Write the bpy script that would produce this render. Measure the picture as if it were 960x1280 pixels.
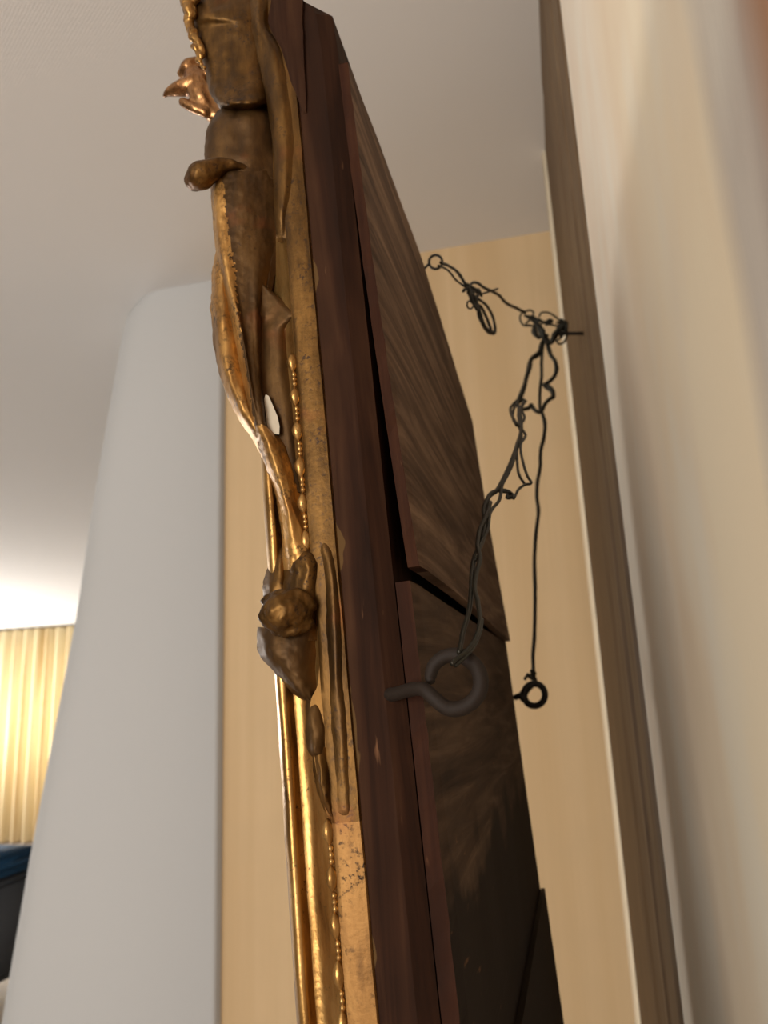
import bpy, bmesh, math, random
from mathutils import Vector, Matrix, noise
random.seed(7)
scene = bpy.context.scene
for o in list(bpy.data.objects): bpy.data.objects.remove(o)

# ------------------------------------------------------------------ camera
F = 961.0                       # focal length in pixels of the 960x1280 frame
CAMZ = 1.45; CEIL = 2.60
zc = Vector((309-480, 640+3218, -F)).normalized()          # world up seen by the camera
yc = Vector((705-480, 640-870, -F)); yc = (yc - zc*yc.dot(zc)).normalized()
xc = yc.cross(zc)
RW = Matrix((xc, yc, zc))       # camera -> world rotation (rows are world axes in camera space)
CAM = Vector((0, 0, CAMZ))
cd = bpy.data.cameras.new('camera'); cam = bpy.data.objects.new('camera', cd)
scene.collection.objects.link(cam)
cam.matrix_world = Matrix.Translation(CAM) @ RW.to_4x4()
cd.sensor_fit = 'VERTICAL'; cd.sensor_height = 36; cd.lens = F/1280*36
cd.clip_start = 0.01
cd.dof.use_dof = True; cd.dof.focus_distance = 0.335; cd.dof.aperture_fstop = 14
scene.camera = cam
# ------------------------------------------------------------------ light
scene.view_settings.view_transform = 'Standard'; scene.view_settings.look = 'None'
scene.view_settings.gamma = 1.0; scene.view_settings.exposure = 0.22
w = bpy.data.worlds.new('world'); scene.world = w; w.use_nodes = True
w.node_tree.nodes['Background'].inputs[0].default_value = (0.75, 0.85, 1.0, 1)
w.node_tree.nodes['Background'].inputs[1].default_value = 1.0
def area(name, loc, target, sx, sy, power, col):
    l = bpy.data.lights.new(name, 'AREA'); l.shape = 'RECTANGLE'; l.size = sx; l.size_y = sy
    l.energy = power; l.color = col
    o = bpy.data.objects.new(name, l); scene.collection.objects.link(o)
    o.location = loc; o.rotation_euler = (Vector(target)-Vector(loc)).to_track_quat('-Z', 'Y').to_euler()
    return o
area('far_window_light', (-7.38, 6.3, 1.45), (0, 6.3, 1.5), 4.0, 1.7, 240, (1.0, 0.98, 0.94))
area('rear_window_light', (-1.3, -2.42, 1.45), (-1.3, 0, 1.45), 1.3, 1.7, 82, (1.0, 0.96, 0.90))  # added fill light behind the camera, placed to steer the mirror's shadow

# ------------------------------------------------------------------ helpers
def ray(px, py): return RW @ Vector((px-480, 640-py, -F))
def hit(px, py, p, n):
    d = ray(px, py); return CAM + d*((Vector(p)-CAM).dot(n)/d.dot(n))
def at_y(px, py, Y): return hit(px, py, (0, Y, 0), Vector((0, 1, 0)))
def at_depth(px, py, D): return CAM + ray(px, py)*(D/F)
def obj(name, me, mat, parent=None, smooth=True):
    o = bpy.data.objects.new(name, me); scene.collection.objects.link(o)
    if mat: me.materials.append(mat)
    if smooth:
        for p in me.polygons: p.use_smooth = True
    if parent: o.parent = parent
    return o
def mesh(name, vs, fs):
    me = bpy.data.meshes.new(name); me.from_pydata([tuple(v) for v in vs], [], fs)
    bm = bmesh.new(); bm.from_mesh(me); bmesh.ops.recalc_face_normals(bm, faces=bm.faces)
    bm.to_mesh(me); bm.free(); return me
def bmobj(name, bm, mat, parent=None, smooth=True):
    bmesh.ops.recalc_face_normals(bm, faces=bm.faces)
    me = bpy.data.meshes.new(name); bm.to_mesh(me); bm.free()
    return obj(name, me, mat, parent, smooth)
def tag(o, label=None, cat=None, group=None, kind=None):
    if label: o['label'] = label
    if cat: o['category'] = cat
    if group: o['group'] = group
    if kind: o['kind'] = kind
    return o
def boxbm(bm, a, b):
    vs = [bm.verts.new((x, y, z)) for x in (a[0], b[0]) for y in (a[1], b[1]) for z in (a[2], b[2])]
    for f in ((0,1,3,2), (4,6,7,5), (0,4,5,1), (2,3,7,6), (0,2,6,4), (1,5,7,3)): bm.faces.new([vs[i] for i in f])
def box(name, a, b, mat, parent=None, bevel=0.0, seg=2):
    bm = bmesh.new(); boxbm(bm, a, b)
    if bevel: bmesh.ops.bevel(bm, geom=bm.edges[:], offset=bevel, segments=seg, affect='EDGES')
    o = bmobj(name, bm, mat, parent, False)
    return o
def empty(name, loc=(0, 0, 0), rot=None):
    o = bpy.data.objects.new(name, None); scene.collection.objects.link(o)
    o.empty_display_size = 0.05
    o.matrix_world = Matrix.Translation(loc) @ (rot.to_4x4() if rot else Matrix.Identity(4))
    return o
def cr(p0, p1, p2, p3, t):
    return 0.5*((2*p1) + (p2-p0)*t + (2*p0-5*p1+4*p2-p3)*t*t + (3*p1-p0-3*p2+p3)*t**3)
def spline(P, n):
    out = []
    for i in range(len(P)-1):
        a, b, c, d = P[max(i-1, 0)], P[i], P[i+1], P[min(i+2, len(P)-1)]
        for k in range(n): out.append(cr(a, b, c, d, k/n))
    out.append(P[-1]); return out
def tube_geo(pts, rad, sides=8, cap=True):
    """pts list of Vector, rad list; parallel-transport frame"""
    vs, fs = [], []
    t = (pts[1]-pts[0]).normalized()
    up = t.orthogonal().normalized()
    for i, p in enumerate(pts):
        t2 = (pts[min(i+1, len(pts)-1)]-pts[max(i-1, 0)])
        t2 = t2.normalized() if t2.length > 1e-9 else t
        q = t.rotation_difference(t2); up = (q @ up); up = (up - t2*up.dot(t2)).normalized(); t = t2
        s = t.cross(up)
        for k in range(sides):
            a = 2*math.pi*k/sides; vs.append(p + (up*math.cos(a)+s*math.sin(a))*rad[i])
    for i in range(len(pts)-1):
        for k in range(sides):
            a = i*sides+k; b = i*sides+(k+1) % sides; fs.append((a, b, b+sides, a+sides))
    if cap:
        fs.append(tuple(range(sides-1, -1, -1))); m = (len(pts)-1)*sides; fs.append(tuple(m+k for k in range(sides)))
    return vs, fs
def merge(geos):
    V, Fc = [], []
    for vs, fs in geos:
        o = len(V); V += list(vs); Fc += [tuple(i+o for i in f) for f in fs]
    return V, Fc

# ------------------------------------------------------------------ materials
def mat_new(name):
    m = bpy.data.materials.new(name); m.use_nodes = True
    nt = m.node_tree; b = nt.nodes['Principled BSDF']; return m, nt, b
def N(nt, t, **kw):
    n = nt.nodes.new(t)
    for k, v in kw.items(): setattr(n, k, v)
    return n
def coords(nt, scale=(1, 1, 1), kind='Object', rot=(0, 0, 0)):
    tc = N(nt, 'ShaderNodeTexCoord'); mp = N(nt, 'ShaderNodeMapping'); mp.inputs['Scale'].default_value = scale
    mp.inputs['Rotation'].default_value = rot
    nt.links.new(tc.outputs[kind], mp.inputs['Vector']); return mp.outputs['Vector']
def noise_tex(nt, vec, scale=5, detail=4, rough=0.55, dist=0.0):
    n = N(nt, 'ShaderNodeTexNoise'); n.inputs['Scale'].default_value = scale; n.inputs['Detail'].default_value = detail
    n.inputs['Roughness'].default_value = rough; n.inputs['Distortion'].default_value = dist
    nt.links.new(vec, n.inputs['Vector']); return n.outputs['Fac']
def ramp(nt, fac, stops):
    r = N(nt, 'ShaderNodeValToRGB'); e = r.color_ramp.elements
    while len(e) < len(stops): e.new(0.5)
    for i, (p, c) in enumerate(stops):
        e[i].position = p; e[i].color = (*c, 1) if len(c) == 3 else c
    nt.links.new(fac, r.inputs[0]); return r.outputs['Color']
def mix(nt, fac, a, b, mode='MIX'):
    m = N(nt, 'ShaderNodeMix', data_type='RGBA', blend_type=mode)
    for s, v in ((0, fac), (6, a), (7, b)):
        if isinstance(v, (int, float)): m.inputs[s].default_value = v
        elif isinstance(v, tuple): m.inputs[s].default_value = (*v, 1)
        else: nt.links.new(v, m.inputs[s])
    return m.outputs[2]
def bump(nt, b, h, strength=0.3, dist=0.001, prev=None):
    n = N(nt, 'ShaderNodeBump'); n.inputs['Strength'].default_value = strength; n.inputs['Distance'].default_value = dist
    nt.links.new(h, n.inputs['Height'])
    if prev: nt.links.new(prev, n.inputs['Normal'])
    nt.links.new(n.outputs['Normal'], b.inputs['Normal']); return n.outputs['Normal']
def S(r, g, b):                 # sRGB 0-255 -> linear
    return tuple(((c/255)/12.92 if c/255 <= 0.04045 else ((c/255+0.055)/1.055)**2.4) for c in (r, g, b))

def gold(name, light, mid, dark, grime=0.5, rough=0.33, streak=1.0, metal=0.85):
    m, nt, b = mat_new(name)
    v = coords(nt); vs = coords(nt, (1, 1, 0.22))
    n1 = noise_tex(nt, vs, 90*streak, 6, 0.65)
    c = ramp(nt, n1, [(0.30, dark), (0.47, mid), (0.68, light)])
    n2 = noise_tex(nt, v, 420, 5, 0.7)
    sp = ramp(nt, n2, [(0.30+0.12*grime, (1, 1, 1)), (0.38+0.12*grime, (0, 0, 0))])
    n3 = noise_tex(nt, v, 60, 4, 0.6)
    pm = ramp(nt, n3, [(0.42, (0, 0, 0)), (0.62, (1, 1, 1))])
    spm = mix(nt, 1.0, sp, pm, 'MULTIPLY')
    c = mix(nt, spm, c, S(48, 32, 18))
    n4 = noise_tex(nt, v, 34, 3)
    c = mix(nt, ramp(nt, n4, [(0.60, (0, 0, 0)), (0.75, (0.55, 0.55, 0.55))]), c, S(110, 62, 34))
    nt.links.new(c, b.inputs['Base Color']); b.inputs['Specular IOR Level'].default_value = 0.2
    mt = N(nt, 'ShaderNodeMapRange'); mt.inputs[3].default_value = metal; mt.inputs[4].default_value = metal*0.5
    nt.links.new(spm, mt.inputs[0]); nt.links.new(mt.outputs[0], b.inputs['Metallic'])
    rr = N(nt, 'ShaderNodeMapRange'); rr.inputs[3].default_value = rough-0.10; rr.inputs[4].default_value = rough+0.20
    nt.links.new(n1, rr.inputs[0]); nt.links.new(rr.outputs[0], b.inputs['Roughness'])
    p = bump(nt, b, n2, 0.25, 0.0004); bump(nt, b, n3, 0.5, 0.0012, p)
    return m
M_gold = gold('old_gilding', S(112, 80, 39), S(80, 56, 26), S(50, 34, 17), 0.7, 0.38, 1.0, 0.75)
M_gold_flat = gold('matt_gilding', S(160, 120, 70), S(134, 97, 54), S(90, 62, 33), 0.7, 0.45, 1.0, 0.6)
M_gold_fleck = gold('flecked_gilding', S(196, 152, 88), S(156, 115, 62), S(92, 66, 36), 1.0, 0.34, 1.0, 0.75)
M_gold_bright = gold('bright_gilding', S(190, 152, 94), S(158, 119, 66), S(104, 74, 38), 0.3, 0.27)
M_gold_dull_shade = gold('worn_bronzed_gilding', S(92, 66, 34), S(70, 49, 25), S(46, 32, 17), 0.4, 0.46, 1.0, 0.6)  # dull old gilding; on the leaf web its darkness paints in the leaf's shade
M_gold_pink = gold('coppery_gilding', S(186, 142, 96), S(140, 100, 62), S(82, 54, 32), 0.3, 0.22)

def wood(name, c0, c1, c2, axis='z', rough=0.6, stain=None, scratch=None, residue=False):
    m, nt, b = mat_new(name)
    sc = {'z': (1, 1, 0.05), 'y': (1, 0.07, 1)}[axis]
    v = coords(nt, sc); vo = coords(nt)
    n1 = noise_tex(nt, v, 70, 6, 0.6, 1.2)
    n2 = noise_tex(nt, v, 420, 4, 0.6)
    c = ramp(nt, n1, [(0.30, c0), (0.5, c1), (0.72, c2)])
    c = mix(nt, mix(nt, 0.35, (0, 0, 0), n2), c, c0, 'MIX')
    wv = N(nt, 'ShaderNodeTexWave', wave_type='RINGS', rings_direction='SPHERICAL'); wv.inputs['Scale'].default_value = 26
    wv.inputs['Distortion'].default_value = 9; wv.inputs['Detail'].default_value = 3; wv.inputs['Detail Scale'].default_value = 1.6
    nt.links.new(coords(nt, {'z': (1, 1, 0.25), 'y': (1, 0.35, 1)}[axis]), wv.inputs['Vector'])
    c = mix(nt, mix(nt, 0.22, (0, 0, 0), wv.outputs['Color']), c, c0)
    if stain:
        z0, z1, sc_ = stain
        sep = N(nt, 'ShaderNodeSeparateXYZ'); nt.links.new(vo, sep.inputs[0])
        a = N(nt, 'ShaderNodeMath', operation='MULTIPLY_ADD'); a.inputs[1].default_value = 0.10; a.inputs[2].default_value = -0.05
        nt.links.new(noise_tex(nt, vo, 16, 4, 0.55), a.inputs[0])
        ad = N(nt, 'ShaderNodeMath', operation='ADD'); nt.links.new(a.outputs[0], ad.inputs[0]); nt.links.new(sep.outputs[2], ad.inputs[1])
        mr = N(nt, 'ShaderNodeMapRange'); mr.inputs[1].default_value = z0; mr.inputs[2].default_value = z1
        nt.links.new(ad.outputs[0], mr.inputs[0])
        c = mix(nt, mr.outputs[0], sc_, c)
    # pale scratches
    vv = coords(nt, {'z': (1, 1, 0.18), 'y': (1, 0.2, 1)}[axis])
    ns = noise_tex(nt, vv, 190, 3, 0.5); msk = noise_tex(nt, vo, 28, 2)
    s = mix(nt, 1.0, ramp(nt, ns, [(0.68, (0, 0, 0)), (0.74, (0.5, 0.5, 0.5))]), ramp(nt, msk, [(0.5, (0, 0, 0)), (0.65, (1, 1, 1))]), 'MULTIPLY')
    c = mix(nt, s, c, scratch or S(140, 100, 70))
    if residue:                      # ochre size left along the edge next to the gilding
        sep = N(nt, 'ShaderNodeSeparateXYZ'); nt.links.new(vo, sep.inputs[0])
        a = N(nt, 'ShaderNodeMath', operation='MULTIPLY_ADD'); a.inputs[1].default_value = -0.030
        nt.links.new(noise_tex(nt, coords(nt, (1, 1, 0.7)), 26, 3, 0.6), a.inputs[0]); nt.links.new(sep.outputs[0], a.inputs[2])
        mr = N(nt, 'ShaderNodeMapRange'); mr.inputs[1].default_value = -0.0397; mr.inputs[2].default_value = -0.0393
        mr.inputs[3].default_value = 1; mr.inputs[4].default_value = 0
        nt.links.new(a.outputs[0], mr.inputs[0])
        c = mix(nt, mr.outputs[0], c, S(86, 64, 37))
    nt.links.new(c, b.inputs['Base Color']); b.inputs['Roughness'].default_value = rough
    b.inputs['Specular IOR Level'].default_value = 0.07
    p = bump(nt, b, n1, 0.35, 0.0006); bump(nt, b, n2, 0.3, 0.0003, p)
    return m
M_redwood = wood('red_stained_wood', S(27, 16, 10), S(49, 29, 18), S(70, 46, 30), 'z', 0.75, residue=True)
M_shoulder = wood('brown_stained_wood', S(27, 16, 10), S(49, 29, 18), S(70, 46, 30), 'z', 0.75)
M_edge = wood('board_edge_wood', S(28, 15, 9), S(52, 29, 18), S(70, 42, 26), 'z', 0.7)
M_board = wood('grey_brown_board', S(56, 41, 31), S(104, 82, 66), S(146, 120, 98), 'y', 0.65)
M_board_dark = wood('stained_board', S(44, 32, 24), S(80, 62, 48), S(112, 90, 72), 'y', 0.6, stain=(0.712, 0.728, S(34, 25, 18)))  # same wood coloured darker for the weaker light low down, plus a real stain
def simple(name, col, rough=0.5, metal=0.0, nz=None, nd=0.0005, spec=0.5):
    m, nt, b = mat_new(name)
    v = coords(nt)
    f = noise_tex(nt, v, nz or 30, 4)
    c = mix(nt, mix(nt, 0.5, (0, 0, 0), f), col, tuple(x*0.75 for x in col))
    nt.links.new(c, b.inputs['Base Color']); b.inputs['Roughness'].default_value = rough; b.inputs['Metallic'].default_value = metal
    b.inputs['Specular IOR Level'].default_value = spec
    bump(nt, b, f, 0.3, nd); return m
M_iron = simple('dark_iron', S(34, 25, 18), 0.7, 0.0, 300, 0.0006, 0.25)
M_wire = simple('blackened_wire', S(42, 40, 32), 0.42, 0.6, 400, 0.0002)
M_blackiron = simple('black_iron', S(26, 24, 22), 0.45, 0.5, 300, 0.0005)
M_glass = simple('mirror_silver', (0.85, 0.85, 0.85), 0.03, 1.0, 3, 0.0)
M_dust = simple('dark_cavity_wood', S(20, 13, 9), 0.9, 0, 60)

def plaster(name, col, scale=700, strength=0.25, weave=False):
    m, nt, b = mat_new(name)
    v = coords(nt)
    big = noise_tex(nt, v, 1.3, 3)
    c = mix(nt, mix(nt, 0.35, (0, 0, 0), big), col, tuple(x*0.88 for x in col))
    nt.links.new(c, b.inputs['Base Color']); b.inputs['Roughness'].default_value = 0.9
    b.inputs['Specular IOR Level'].default_value = 0.2
    if weave:
        w1 = N(nt, 'ShaderNodeTexWave', bands_direction='X'); w1.inputs['Scale'].default_value = 60; w1.inputs['Distortion'].default_value = 2
        w2 = N(nt, 'ShaderNodeTexWave', bands_direction='Y'); w2.inputs['Scale'].default_value = 60; w2.inputs['Distortion'].default_value = 2
        vr = coords(nt, rot=(0, 0, 0.6)); nt.links.new(vr, w1.inputs['Vector']); nt.links.new(vr, w2.inputs['Vector'])
        h = mix(nt, 0.5, w1.outputs['Color'], w2.outputs['Color'])
        bump(nt, b, h, strength, 0.0012)
    else: bump(nt, b, noise_tex(nt, v, scale, 3), strength, 0.0005)
    return m
M_ceil = plaster('ceiling_paper', S(230, 229, 228), weave=True)
M_white = plaster('white_plaster', S(192, 193, 193), 300, 0.15)
M_dimwall = plaster('tan_painted_plaster', S(160, 146, 130))
M_floor = simple('oak_floor', S(176, 162, 148), 0.45, 0, 8)

def wallpaper(name, axis, base, bands, soft=0.35, scale=1.0):
    """vertical stripes of the paper itself: 1-D noise across the wall plus weave"""
    m, nt, b = mat_new(name)
    sc = {'x': (1, 0.001, 0.02), 'y': (0.001, 1, 0.02)}[axis]
    n1 = noise_tex(nt, coords(nt, sc), 9*scale, 2, 0.5)
    n2 = noise_tex(nt, coords(nt, {'x': (1, 0.001, 0.03), 'y': (0.001, 1, 0.03)}[axis]), 160, 3, 0.6)
    c = ramp(nt, n1, [(0.35, base), (0.5, bands[0]), (0.62, bands[1])])
    c = mix(nt, mix(nt, soft, (0, 0, 0), n2), c, tuple(x*0.8 for x in base))
    blot = noise_tex(nt, coords(nt), 9, 3, 0.5)
    c = mix(nt, ramp(nt, blot, [(0.45, (0, 0, 0)), (0.7, (0.3, 0.3, 0.3))]), c, tuple(x*0.85 for x in bands[0]))
    nt.links.new(c, b.inputs['Base Color']); b.inputs['Roughness'].default_value = 0.8
    b.inputs['Specular IOR Level'].default_value = 0.25
    bump(nt, b, n2, 0.25, 0.0006); return m
M_paper = wallpaper('beige_wallpaper', 'x', S(204, 174, 132), [S(212, 184, 144), S(196, 166, 125)])
M_curtain = wallpaper('straw_curtain', 'x', S(224, 204, 160), [S(234, 218, 180), S(208, 180, 132)], 0.2, 2.0)

WX = 0.075                      # the wall the mirror hangs on
def near_paper():
    m, nt, b = mat_new('cream_striped_wallpaper')
    vo = coords(nt)
    sep = N(nt, 'ShaderNodeSeparateXYZ'); nt.links.new(vo, sep.inputs[0])
    wob = N(nt, 'ShaderNodeMath', operation='MULTIPLY_ADD'); wob.inputs[1].default_value = 0.03
    nt.links.new(noise_tex(nt, coords(nt), 5, 2), wob.inputs[0]); nt.links.new(sep.outputs[1], wob.inputs[2])
    mr = N(nt, 'ShaderNodeMapRange'); mr.inputs[1].default_value = 0.0; mr.inputs[2].default_value = 1.0
    nt.links.new(wob.outputs[0], mr.inputs[0])
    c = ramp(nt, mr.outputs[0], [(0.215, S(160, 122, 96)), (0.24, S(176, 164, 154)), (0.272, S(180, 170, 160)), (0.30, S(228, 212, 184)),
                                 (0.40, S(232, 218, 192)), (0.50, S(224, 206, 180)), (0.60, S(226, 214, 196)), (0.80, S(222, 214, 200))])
    blot = noise_tex(nt, coords(nt, (1, 1, 0.5)), 7, 3, 0.5)
    c = mix(nt, ramp(nt, blot, [(0.42, (0, 0, 0)), (0.62, (0.45, 0.45, 0.45))]), c, S(216, 192, 166))
    c = mix(nt, ramp(nt, noise_tex(nt, coords(nt, (1, 1, 0.4)), 11, 2, 0.5), [(0.5, (0, 0, 0)), (0.68, (0.5, 0.5, 0.5))]), c, S(224, 218, 204))
    nt.links.new(c, b.inputs['Base Color']); b.inputs['Roughness'].default_value = 0.75; b.inputs['Specular IOR Level'].default_value = 0.25
    bump(nt, b, noise_tex(nt, coords(nt, (1, 1, 0.1)), 300, 3), 0.2, 0.0006)
    return m
M_near = near_paper()
M_trim_shade = wood('taupe_trim_wood', S(84, 66, 48), S(112, 92, 70), S(134, 116, 92), 'z', 0.55, scratch=S(150, 130, 108))  # dark taupe stands in for the mirror's shadow on this strip
M_trimedge = simple('cream_trim_edge', S(250, 236, 208), 0.6, 0, 60)

# ------------------------------------------------------------------ the setting
pw = hit(600, 303, (0, 0, CEIL), Vector((0, 0, 1))); YB = pw.y          # wallpapered wall distance
YF = hit(45, 785, (0, 0, CEIL), Vector((0, 0, 1))).y                     # far wall
XL, YR, XR = -7.4, -2.5, 0.9
print('back wall', YB, 'far wall', YF)
tag(box('floor', (XL-.1, YR-.1, -.1), (XR+.1, YF+.1, 0), M_floor), kind='structure')
tag(box('ceiling', (XL-.1, YR-.1, CEIL), (XR+.1, YF+.1, CEIL+.1), M_ceil), kind='structure')
tag(box('wall_back', (XL-.1, YR-.1, 0), (XR+.1, YR, CEIL), M_dimwall), kind='structure')
tag(box('wall_far', (XL-.1, YF, 0), (XR+.1, YF+.1, CEIL), M_paper), kind='structure')
pier_r = at_y(272, 880, YB-0.03)
tag(box('wall_front', (pier_r.x-0.10, YB, 0), (XR, YB+0.14, CEIL), M_paper), kind='structure')
bm = bmesh.new()                                                        # left wall with one window opening
wins = [(4.8, 8.4)]
ys = [YR] + [y for w_ in wins for y in w_] + [YF]
for i in range(0, len(ys), 2): boxbm(bm, (XL-.12, ys[i], 0), (XL, ys[i+1], CEIL))
for a, b_ in wins:
    boxbm(bm, (XL-.12, a, 0), (XL, b_, 0.65)); boxbm(bm, (XL-.12, a, 2.3), (XL, b_, CEIL))
tag(bmobj('wall_left', bm, M_white, smooth=False), kind='structure')
for i, (a, b_) in enumerate(wins):
    r = empty('window_%d' % (i+1), (XL-.06, (a+b_)/2, 0.65)); tag(r, kind='structure')
    bm = bmesh.new(); h = (b_-a)/2
    for s in (-h, -0.03, h-0.06): boxbm(bm, (-.03, s, 0), (.03, s+.06, 1.65))
    for z in (0, 1.59): boxbm(bm, (-.03, -h, z), (.03, h, z+.06))
    bmobj('window_frame', bm, M_white, r, False)
r = empty('window_2', (-1.3, YR, 0.55)); tag(r, kind='structure')  # made-up frame around the added fill light; the wall behind has no opening
bm = bmesh.new()
for x_ in (-.75, -0.03, .69): boxbm(bm, (x_, 0.0, 0), (x_+.06, .05, 1.8))
for z in (0, 1.74): boxbm(bm, (-.75, 0.0, z), (.75, .05, z+.06))
bmobj('window_frame', bm, M_white, r, False)
tag(box('wall_partition', (XR, YR, 0), (XR+.1, YF, CEIL), M_white), kind='structure')

# right wall: near part papered, then the fluted trim at its end, toned dark for the mirror's shadow
off = lambda px: WX*F/(px-705.0)
def wy(px, py=870): return hit(px, py, (WX, 0, 0), Vector((1, 0, 0))).y
Y_TR = wy(803); Y_TL = wy(758)
print('trim', Y_TR, Y_TL, wy(870, 0), wy(935, 0))
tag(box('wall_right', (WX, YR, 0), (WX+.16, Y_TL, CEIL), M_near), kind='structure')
# fluted moulding, profile in (y, x)
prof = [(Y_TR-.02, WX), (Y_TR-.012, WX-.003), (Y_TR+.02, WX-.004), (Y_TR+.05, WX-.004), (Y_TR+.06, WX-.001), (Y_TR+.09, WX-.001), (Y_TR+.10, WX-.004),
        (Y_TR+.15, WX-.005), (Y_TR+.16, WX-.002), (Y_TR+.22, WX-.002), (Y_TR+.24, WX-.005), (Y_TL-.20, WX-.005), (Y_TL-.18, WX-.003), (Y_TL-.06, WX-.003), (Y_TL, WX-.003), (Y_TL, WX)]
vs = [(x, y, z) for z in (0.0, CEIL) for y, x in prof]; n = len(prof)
tr = obj('trim_1', mesh('trim', vs, [(i, (i+1) % n, n+(i+1) % n, n+i) for i in range(n)] + [tuple(range(n)), tuple(range(2*n-1, n-1, -1))]), M_trim_shade, smooth=False)
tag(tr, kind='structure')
# pale rounded bead at the end of the trim
vs, fs = [], []; K = 14
for z in (0, CEIL):
    for k in range(K):
        a = 2*math.pi*k/K; vs.append((WX+.001+.012*math.cos(a), Y_TL+.012+.020*math.sin(a), z))
fs = [(k, (k+1) % K, K+(k+1) % K, K+k) for k in range(K)] + [tuple(range(K)), tuple(range(2*K-1, K-1, -1))]
tag(obj('trim_2', mesh('trim_bead', vs, fs), M_trimedge), kind='structure')
tag(box('wall_return', (WX+.012, Y_TL, 0), (WX+.16, Y_TL+.03, CEIL), M_near), kind='structure')

# white pier with a softly rounded, flaring left corner
YP = YB-0.03
edge = [(170, 375), (150, 398), (128, 520), (106, 650), (88, 770), (57, 930), (30, 1070), (3, 1225), (-60, 1600)]
EP = [at_y(x, y, YP+0.04) for x, y in edge]
def pier_x(z):
    P = EP
    if z >= P[0].z: return P[0].x
    for a, b_ in zip(P, P[1:]):
        if b_.z <= z <= a.z: return a.x + (b_.x-a.x)*(a.z-z)/(a.z-b_.z)
    return P[-1].x
zs = [0] + [0.3+i*(CEIL-0.3)/60 for i in range(61)]
vs, fs = [], []; ring = []
for z in zs:
    xl = pier_x(z); xr = pier_r.x; r = 0.11
    row = [(xr, YB+0.30), (xr, YP+0.008), (xr-0.008, YP)]
    for k in range(11):
        a = -math.pi/2 - math.pi/2*k/10; row.append((xl+r + r*math.cos(a), YP+r*0.8 + r*0.8*math.sin(a)))
    row.append((xl, YB+0.30))
    n = len(row); vs += [(x, y, z) for x, y in row]
for j in range(len(zs)-1):
    for k in range(n): fs.append((j*n+k, j*n+(k+1) % n, (j+1)*n+(k+1) % n, (j+1)*n+k))
fs += [tuple(range(n)), tuple(range(len(zs)*n-1, (len(zs)-1)*n-1, -1))]
o = obj('wall_pier', mesh('pier', vs, fs), M_white); tag(o, kind='structure')
o.data.set_sharp_from_angle(angle=math.radians(50)) if hasattr(o.data, 'set_sharp_from_angle') else None

# ------------------------------------------------------------------ mirror frame of reference
D0 = 0.32
hz = ray(722, 870); UD = Vector((hz.x, hz.y, 0)).normalized()
lean = math.radians(3.4)
N0 = UD.cross(Vector((0, 0, 1))).normalized()
VD = (Vector((0, 0, 1))*math.cos(lean) - N0*math.sin(lean)).normalized()
ND = UD.cross(VD).normalized()
P0 = at_depth(505, 870, D0)
ZB = 0.80                        # the origin sits this far below eye height, at the foot of the frame
ORG = P0 - VD*ZB
ML = Matrix((ND, UD, VD)).transposed()     # local (n, u, v) -> world
MI = ML.inverted()
cl = MI @ (CAM-ORG)
def L(px, py, u=0.0):            # pixel onto the plane u = const, mirror coordinates (n, u, v)
    d = MI @ ray(px, py); return cl + d*((u-cl.y)/d.y)
def Ln(px, py, n_=0.0):
    d = MI @ ray(px, py); return cl + d*((n_-cl.x)/d.x)
for q in ((430, 50), (530, 320), (590, 500), (638, 815), (680, 1090), (705, 1280)): print(q, Ln(*q, 0.012))
for q in ((450, 1000), (410, 1000), (367, 1000), (354, 1000), (385, 200), (470, 1260), (345, -20)): print(q, L(*q))
mirror = empty('gilded_mirror', ORG, ML)
tag(mirror, 'old carved gilt mirror hung leaning from the wall, its bare wooden back showing', 'mirror')
cfar = Ln(638, 815, 0.012); UF = cfar.y + 0.004
VT = L(430, 40).z               # top of the frame
NG = L(450, 1000).x             # brown / gold boundary
NBEAD = L(411, 1000).x
print('UF', UF, 'VT', VT, 'NG', NG, 'NBEAD', NBEAD)

def jit(p, s, sc=90, seed=0):
    q = Vector(p)*sc + Vector((seed*7.3, seed*3.1, 0))
    return Vector(p) + Vector((noise.noise(q), noise.noise(q+Vector((31, 0, 0))), noise.noise(q+Vector((0, 57, 0)))))*s

# carcass: stiles and rails with a chamfered back edge and rounded upper corner
def stile(u0, u1, v0, v1, flip):
    cs = [(NG, 0), (-0.008, 0), (0.0, 0.004), (0.0, 1.0), (NG, 1.0)]
    rows = 46; vs, fs = [], []
    for j in range(rows+1):
        v = v0 + (v1-v0)*j/rows
        t = max(0.0, (v-(v1-0.036))/0.036); drop = 0.026*(1-math.sqrt(max(0.0, 1-t*t)))
        for (nn, uu) in cs:
            u = u0 + (uu if uu < 0.5 else (u1-u0)) if not flip else u1 - (uu if uu < 0.5 else (u1-u0))
            nn2 = nn - drop if nn > -0.02 else nn
            if uu < 0.5: u += 0.0006*noise.noise(Vector((nn*50, 3.1, v*30)))
            vs.append((nn2, u, v))
    k = len(cs)
    for j in range(rows):
        for i in range(k): fs.append((j*k+i, j*k+(i+1) % k, (j+1)*k+(i+1) % k, (j+1)*k+i))
    fs += [tuple(range(k)), tuple(rows*k+i for i in range(k))]
    return mesh('stile', vs, fs)
VTT = L(400, -32).z
obj('stile', stile(0, 0.045, 0, VTT, False), M_redwood, mirror, False)
obj('stile', stile(UF-0.05, UF-0.006, 0, VT-0.02, True), M_redwood, mirror, False)
box('rail', (NG, 0.045, VT-0.075), (-0.001, UF-0.05, VT-0.014), M_redwood, mirror, 0.002)
box('rail', (NG, 0.045, 0), (-0.001, UF-0.05, 0.06), M_redwood, mirror, 0.002)
box('mirror_glass', (NG-0.004, 0.03, 0.05), (NG+0.001, UF-0.03, VT-0.06), M_glass, mirror)
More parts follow.
